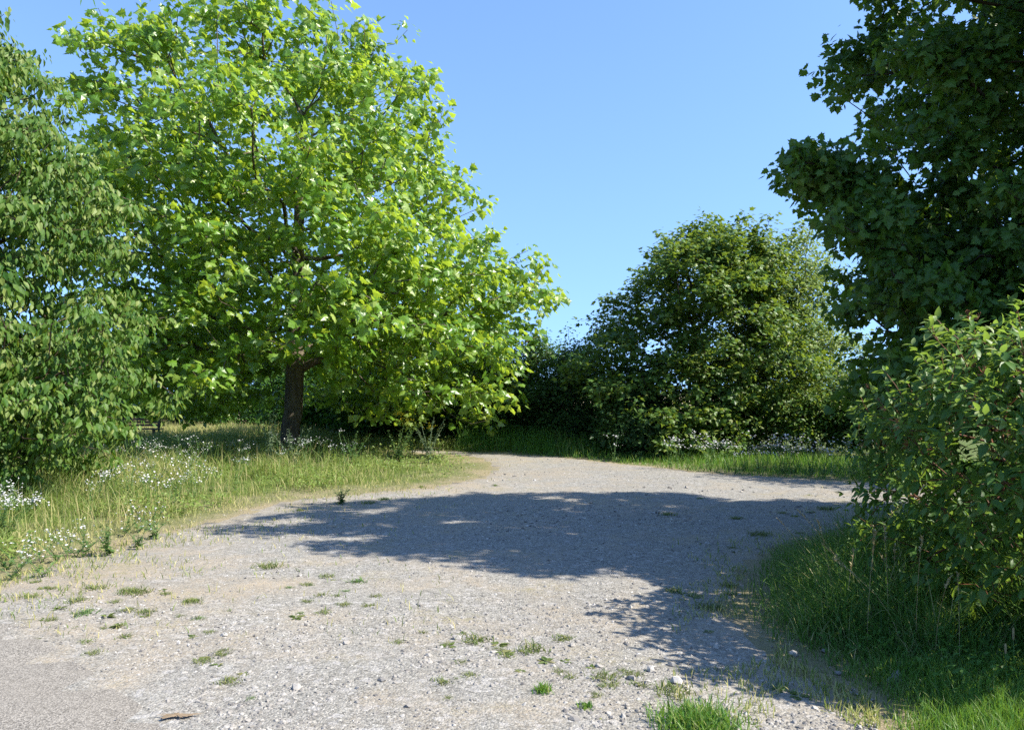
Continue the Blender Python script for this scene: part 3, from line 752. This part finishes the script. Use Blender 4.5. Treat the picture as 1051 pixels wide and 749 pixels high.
# ------------------------------------------------------------------ wild flowers and weeds
def flower_plant(rng, hgt=.6, stems=3, heads=11, spread=.2, hr=.012):
    gs,GH=Geo(),[]
    for s in range(stems):
        gh=Geo(); GH.append(gh)
        a=rng.random()*2*PI; l=spread*(.3+rng.random()); h=hgt*(.7+.4*rng.random())
        p=np.array([(math.cos(a)*l*t**1.5,math.sin(a)*l*t**1.5,h*t) for t in (0,.35,.7,1)])
        tube(gs,p,[.004,.0035,.003,.002],3,.4)
        for k in range(9):
            t=.08+.75*rng.random(); q=np.array([math.cos(a)*l*t**1.5,math.sin(a)*l*t**1.5,h*t]); b=rng.random()*2*PI
            put(gs,OVAL_S,q[None],np.array([[math.cos(b),math.sin(b),.5]]),np.array([[0,0,1.]]),np.array([.07*(1.2-t)]),np.array([rng.random()]))
        for k in range(rng.integers(heads//2,heads+1)):
            o=rng.normal(size=3)*np.array((.06,.06,.03)); c=p[-1]+o+np.array((0,0,.02))
            tube(gh,[p[-1]-np.array((0,0,.04)),c],.0013,3,.5,1)
            n=norm(np.array((0,0,1.))+rng.normal(size=3)*.45); u=norm(np.cross(n,(1,.2,0))); w=np.cross(n,u)
            ang=np.linspace(0,2*PI,9)[:8]; rr=hr*(.7+.5*rng.random())
            ring=c+rr*(np.cos(ang)[:,None]*u+np.sin(ang)[:,None]*w)*(np.where(np.arange(8)%2,1,.72))[:,None]
            gh.add(np.vstack([[c+n*.004],ring]),[(0,i+1,(i+1)%8+1) for i in range(8)],rng.random())
    return gs,GH
rg=np.random.default_rng(51)
protos=[]
def new_flower(p,label,group,**kw):
    gs,gh=flower_plant(rg,**kw); o=empty('wildflower',p,label,'wildflower',group)
    gs.obj('stems',M['weed'],o); [x.obj('flower_head',[M['petal'],M['weed']],o) for x in gh]; return o
def flowers(spots,label,group,jx,jy,num,hg=.6,stems=4,**kw):
    pr=None; variants=[]
    for (x,y),k in zip(spots,num):
        for q in range(k):
            px,py=x+rg.normal()*jx,y+rg.normal()*jy
            p=at(px,py)
            if len(variants)<5: variants.append(new_flower(p,label,group,hgt=hg,stems=stems,**kw)); variants[-1].rotation_euler=(0,0,rg.random()*6)
            else: dup(variants[rg.integers(len(variants))],p,rg.random()*6.28,.8+.4*rg.random())
flowers([(-6,545),(8,548)],'white flowering weed at the shady foot of the drooping-leaved tree','white flowers at the foot of the drooping tree',9,3,[3,3],.42,4,heads=18)
flowers([(15,585),(45,572),(75,572),(100,566),(120,552),(30,598),(150,545)],'low white flowering weed near the gravel edge of the verge','white flowers along the gravel edge',14,5,[2,2,2,2,2,2,2],.22,2)
flowers([(130,512),(165,505),(195,512),(225,505),(150,522),(110,525),(180,520)],'white flowering weed in the tall sunlit grass of the verge','white flowers in the sunlit verge',14,4,[4,3,3,3,3,2,2],.42,3)
flowers([(150,488),(185,484),(215,487),(250,480),(280,485),(320,480),(120,490),(345,484)],'tall white flowering weed before the shade of the broad tree','white flowers below the broad tree',14,2,[4,4,3,3,2,2,3,2],.6,3)
flowers([(640,476.5),(690,481),(720,484),(740,486),(762,487),(790,488),(815,489),(845,491),(865,492)],'white flowering weed standing in the grass before the far hedge','white flowers along the far hedge',12,.8,[1,3,3,3,4,4,4,4,3],.55,3,hr=.015)

# straw coloured wisps that have crept onto the stony edge
P=np.vstack([sample_view(40000,480,660,-60,470,rg),sample_view(16000,520,749,690,930,rg),sample_view(2500,462,520,380,900,rg)])
P=P[inside(grav,P)&~inside(road_edge,P)]; e=dist_edge(grav,P); k=rg.random(len(P))<np.exp(-e/np.where(P[:,0]<0,.6,.35))*.85*(vnoise(P,2.2,19)>.42); P=P[k]
g=Geo(); blades(g,P,(.02+.06*rg.random(len(P))),.0045+.0004*P[:,1],rg,.9,np.where(rg.random(len(P))<.6,.75+.25*rg.random(len(P)),.6*rg.random(len(P))),(0,0),LIFT-.004)
tag(g.obj('grass',M['grass_leaf']),'sparse straw coloured wisps creeping onto the stony edge','grass',kind='stuff')

def tall_weed(rng,h,stems=4,spread=.25,leaf=.09,mat='weed',name='tall_weed',n=26,label='',cat='weed',p=(0,0,0),group=None,taper=.7,lt=OVAL_S,dr=.3):
    gs=Geo(); gl=Geo()
    for s in range(stems):
        a=rng.random()*2*PI; l=spread*(.2+rng.random()); hh=h*(.7+.4*rng.random())
        f=lambda t: np.array((math.cos(a)*l*t**1.6,math.sin(a)*l*t**1.6,hh*t))
        tube(gs,[f(t) for t in (0,.3,.6,1)],[.006,.005,.004,.0015],4,.5)
        for k in range(n):
            t=.06+.94*rng.random(); b=k*2.4+rng.random()
            put(gl,lt,f(t)[None],np.array([[math.cos(b),math.sin(b),.6-dr*2*rng.random()]]),np.array([[0,0,1.]])+rng.normal(size=(1,3))*.3,np.array([leaf*(1.15-taper*t)*(.7+.5*rng.random())]),np.array([rng.random()]))
    o=empty(name,p,label,cat,group); gs.obj('stems',M[mat],o); gl.obj('leaves',M[mat],o); return o
tall_weed(rg,1.15,6,.30,.10,'grey_weed',label='tall silvery weed with upright stems left of the thick trunk',p=at(276,484),n=44)
tall_weed(rg,.85,5,.45,.09,'grey_weed',label='leaning silvery weed right in front of the thick trunk',p=at(302,484),n=40)
tall_weed(rg,.8,7,.35,.09,'weed',label='bushy green weed clump in front of the yellow flowers',p=at(408,478),n=40)
tall_weed(rg,.9,7,.35,.08,'grey_weed',label='dull grey-green weed clump at the bend of the track',p=at(440,476),n=40)
tall_weed(rg,.7,6,.4,.08,'weed',label='leafy weed clump between the thick trunk and the grey-green clump',p=at(362,481),n=36)
tall_weed(rg,.26,6,.16,.07,'weed',label='green weed clump on the gravel beside the tip of the big shadow',p=at(350,516),n=22)
tall_weed(rg,.30,5,.12,.07,'weed',label='upright green weed at the gravel edge below the white flowers',p=at(110,570),n=20)
tall_weed(rg,.16,4,.10,.05,'weed',label='small bluish green weed alone on the gravel edge',p=at(141,563),n=16)
tall_weed(rg,.22,5,.12,.06,'weed',label='green weed clump where the verge meets the open gravel',p=at(158,552),n=18)
# yellow flowers
gs,gh=flower_plant(rg,.95,7,26,.34,.024)
o=empty('yellow_wildflower',at(424,471),'yellow flowering weed at the edge of the shade under the broad tree','wildflower')
gs.obj('stems',M['weed'],o); [x.obj('flower_head',[M['yellow'],M['weed']],o) for x in gh]

# weed tufts in the gravel: individuals
def tuft(rng,n,h,w,sp,mat,name,label,p,group=None,cat='weed'):
    g=Geo(); q=rng.normal(size=(n,2))*sp
    ln=rng.random(n)
    blades(g,q+np.array((5000.,5000.)),h*(.5+.8*rng.random(n)),w,rng,.95,None)
    for v in g.v: v[:,:2]-=5000.
    o=g.obj(name,M[mat],loc=p); return tag(o,label,cat,group)
tv=[]
lab='small green weed tuft rooted in the bare gravel'; grp='weed tufts in the gravel'
tuft_px=[(30,603),(52,612),(70,620),(88,630),(110,610),(128,612),(150,617),(60,632),(100,640),(118,646),(132,655),(88,664),(180,636),(195,622),(205,626),(45,640),(150,640),
 (170,650),(215,650),(230,672),(205,680),(250,690),(240,705),(330,612),(345,612),(335,600),(310,618),(355,598),(300,640),(320,600),(385,618),(440,655),(460,664),(470,668),(492,662),(510,664),(520,668),(460,705),(482,702),(550,668),(560,680),(575,686),(590,692),(540,676),(620,700),(640,690),(650,708),(604,716),(700,712),(585,655),
 (700,612),(715,608),(690,604),(735,615),(728,640),(800,535),(830,528),(850,520),(820,545),(780,550),(760,530),(690,525),(740,600),(270,590),(380,520),(300,523),(430,508),(405,510),(500,500),(610,745),(800,700),(820,716),(850,728),(765,745)]
tuft_px+=[(x+30*math.sin(i*2.3),y+11*math.cos(i*1.7)) for i,(x,y) in enumerate(tuft_px[:62])]
for i,(x,y) in enumerate(tuft_px):
    p=at(x+rg.normal()*7,y+rg.normal()*4,LIFT-.004)
    if 7<=len(tv)<10:
        g=Geo(); n_=9+3*(len(tv)-7); a_=rg.random(n_)*2*PI; put(g,OVAL,np.column_stack([.006*np.cos(a_),.006*np.sin(a_),.004+.012*rg.random(n_)]),np.column_stack([np.cos(a_),np.sin(a_),.1+.5*rg.random(n_)]),np.array((0,0,1.))+rg.normal(size=(n_,3))*.25,.03+.03*rg.random(n_),rg.random(n_)); tv.append(tag(g.obj('weed_tuft',M['tuft'],loc=p),lab,'weed',grp))
    elif len(tv)<7: tv.append(tuft(rg,44+9*len(tv),.045+.006*len(tv),.0055,.018+.003*len(tv),'weed' if len(tv)==3 else 'tuft','weed_tuft',lab,p,grp)); tv[-1].scale=(1.3,1.3,.5)
    else: dup(tv[rg.integers(len(tv))],p,rg.random()*6.28,1); tv_=COL.objects[-1]; q_=(.3+(.7 if i<76 else .35)*rg.random())*min(1.5,.75+p[1]/16); tv_.scale=(1.35*q_,1.35*q_,.55*q_)
tuft(rg,1000,.085,.006,.085,'grass_lush','grass_clump','bushy bright green clump at the bottom edge of the gravel, biggest clump there',at(716,752,LIFT-.004))
tuft(rg,120,.045,.006,.022,'grass_lush','grass_clump','compact vivid green tuft left of the biggest bright clump',at(557,715,LIFT-.004))
tuft(rg,70,.035,.006,.018,'grass_lush','grass_clump','tiny vivid green tuft between the compact tuft and the biggest clump',at(600,732,LIFT-.004))

# seeding grass stalks before the shrub
def stalk(rng,h,lean,head=.12,hr=.010):
    gs,gh=Geo(),Geo()
    f=lambda t: np.array((lean[0]*t**2,lean[1]*t**2,h*t-.1*abs(lean[0])*t**2))
    tube(gs,[f(t) for t in np.linspace(0,1,6)],np.linspace(.0017,.0009,6),4,.5)
    for k in range(26):
        t=1-head/h*rng.random(); b=rng.random()*2*PI
        put(gh,OVAL_S,f(t)[None],np.array([[math.cos(b)*.7,math.sin(b)*.7,.8]]),np.array([[0,0,1.]]),np.array([.014+.012*rng.random()]),np.array([rng.random()]))
    return gs,gh
st_lab='thin straw coloured grass stalk with a seed head beside the shrub'
sp=[(868,652),(880,640),(895,640),(905,655),(912,660),(925,668),(930,650),(940,672),(890,665),(870,630),(855,640),(845,625),(960,680),(985,690),(900,630),(918,640)]
vs=[]
for x,y in sp:
    p=at(x,y)
    if len(vs)<6:
        gs,gh=stalk(rg,.5+.3*rg.random(),((rg.random()-.6)*.7,(rg.random()-.5)*.4)); o=empty('grass_stalk',p,st_lab,'grass stalk','seeding stalks by the shrub')
        gs.obj('stem',M['straw'],o); gh.obj('seed_head',M['straw'],o); vs.append(o)
    else: dup(vs[rg.integers(6)],p,rg.random()*6.28,.75+.4*rg.random())
for (x,y,h,lab) in ((1040,700,.30,'grass spike with a pale woolly head, taller of the two under the shrub'),(1032,706,.24,'grass spike with a pale woolly head, shorter of the two under the shrub')):
    o=empty('grass_spike',at(x,y),lab,'grass stalk'); gs,gh=Geo(),Geo()
    tube(gs,[(0,0,0),(.004,0,h*.5),(0,0,h*.8)],.0022,5); tube(gh,[(0,0,h*.78),(0,0,h*.8),(0,0,h*.9),(0,0,h*.98),(0,0,h)],[.002,.005,.006,.005,.002],7,.2)
    gs.obj('stem',M['weed'],o); gh.obj('seed_head',M['straw'],o,smooth=True)

# bench in the shade behind the drooping tree
def box(g,c,s,mi=0):
    v=np.array([(x,y,z) for x in(-.5,.5) for y in(-.5,.5) for z in(-.5,.5)])*np.array(s)+np.array(c)
    g.add(v,[(0,1,3),(0,3,2),(4,6,7),(4,7,5),(0,4,5),(0,5,1),(2,3,7),(2,7,6),(0,2,6),(0,6,4),(1,5,7),(1,7,3)],.5,mi)
bp=(X_at(141,25),25.0,0); o=empty('bench',bp,'dark weathered wooden bench in the shade beside the drooping-leaved tree','bench'); o.scale=(1,1,.74)
g=Geo(); [box(g,(0,-.2+.13*i,.45),(1.5,.11,.04)) for i in range(4)]; g.obj('seat',M['brown_wood'],o)
g=Geo(); [box(g,(0,.28+.02*i,.60+.13*i),(1.5,.035,.10)) for i in range(3)]; g.obj('backrest',M['brown_wood'],o)
for s in (-.6,.6):
    g=Geo(); box(g,(s,-.15,.214),(.07,.07,.428)); box(g,(s,.215,.46),(.07,.06,.92)); g.obj('leg',M['brown_wood'],o)

# ------------------------------------------------------------------ light, sky, camera
w=bpy.data.worlds.new('World'); sc.world=w; w.use_nodes=True; nt=w.node_tree; nt.nodes.clear()
sky=nt.nodes.new('ShaderNodeTexSky'); sky.sky_type='NISHITA'; sky.sun_disc=False
sky.sun_elevation=SUN_EL; sky.sun_rotation=math.atan2(SUN_H[0],SUN_H[1]); sky.altitude=200; sky.air_density=1.0; sky.dust_density=.15; sky.ozone_density=5.5
# the haze-free summer sky: look the sky up a little above the true direction, so its rim stays blue
tc=nt.nodes.new('ShaderNodeTexCoord'); mp_=nt.nodes.new('ShaderNodeVectorMath'); mp_.operation='MULTIPLY_ADD'
mp_.inputs[1].default_value=(1,1,.7); mp_.inputs[2].default_value=(0,0,.21); nt.links.new(tc.outputs['Generated'],mp_.inputs[0])
nv=nt.nodes.new('ShaderNodeVectorMath'); nv.operation='NORMALIZE'; nt.links.new(mp_.outputs[0],nv.inputs[0]); nt.links.new(nv.outputs[0],sky.inputs['Vector'])
bg=nt.nodes.new('ShaderNodeBackground'); bg.inputs['Strength'].default_value=.128
ow=nt.nodes.new('ShaderNodeOutputWorld'); nt.links.new(sky.outputs[0],bg.inputs['Color']); nt.links.new(bg.outputs[0],ow.inputs['Surface'])
ld=bpy.data.lights.new('sun','SUN'); ld.energy=4.4; ld.angle=math.radians(.53); ld.color=(1,.94,.82)
lo=bpy.data.objects.new('sun',ld); COL.objects.link(lo)
from mathutils import Vector
lo.rotation_euler=Vector((-SUN[0],-SUN[1],-SUN[2])).to_track_quat('-Z','Y').to_euler(); lo.location=(20,-5,20)
cam=bpy.data.cameras.new('camera'); co=bpy.data.objects.new('camera',cam); COL.objects.link(co)
cam.sensor_fit='HORIZONTAL'; cam.sensor_width=36; cam.lens=FPX/1051*36; cam.shift_y=(HY-374.5)/1051; cam.clip_end=6000; cam.clip_start=.05
co.location=(0,0,EYE); co.rotation_euler=(PI/2,0,0); sc.camera=co
vs_=sc.view_settings; vs_.view_transform='Standard'; vs_.look='None'; vs_.gamma=1; vs_.use_curve_mapping=False; vs_.exposure=1.43
sc.render.engine='CYCLES'; cy_=sc.cycles; cy_.max_bounces=7; cy_.diffuse_bounces=4; cy_.glossy_bounces=2; cy_.transmission_bounces=4; cy_.transparent_max_bounces=4
cy_.caustics_reflective=False; cy_.caustics_refractive=False; cy_.sample_clamp_indirect=6; cy_.use_denoising=False
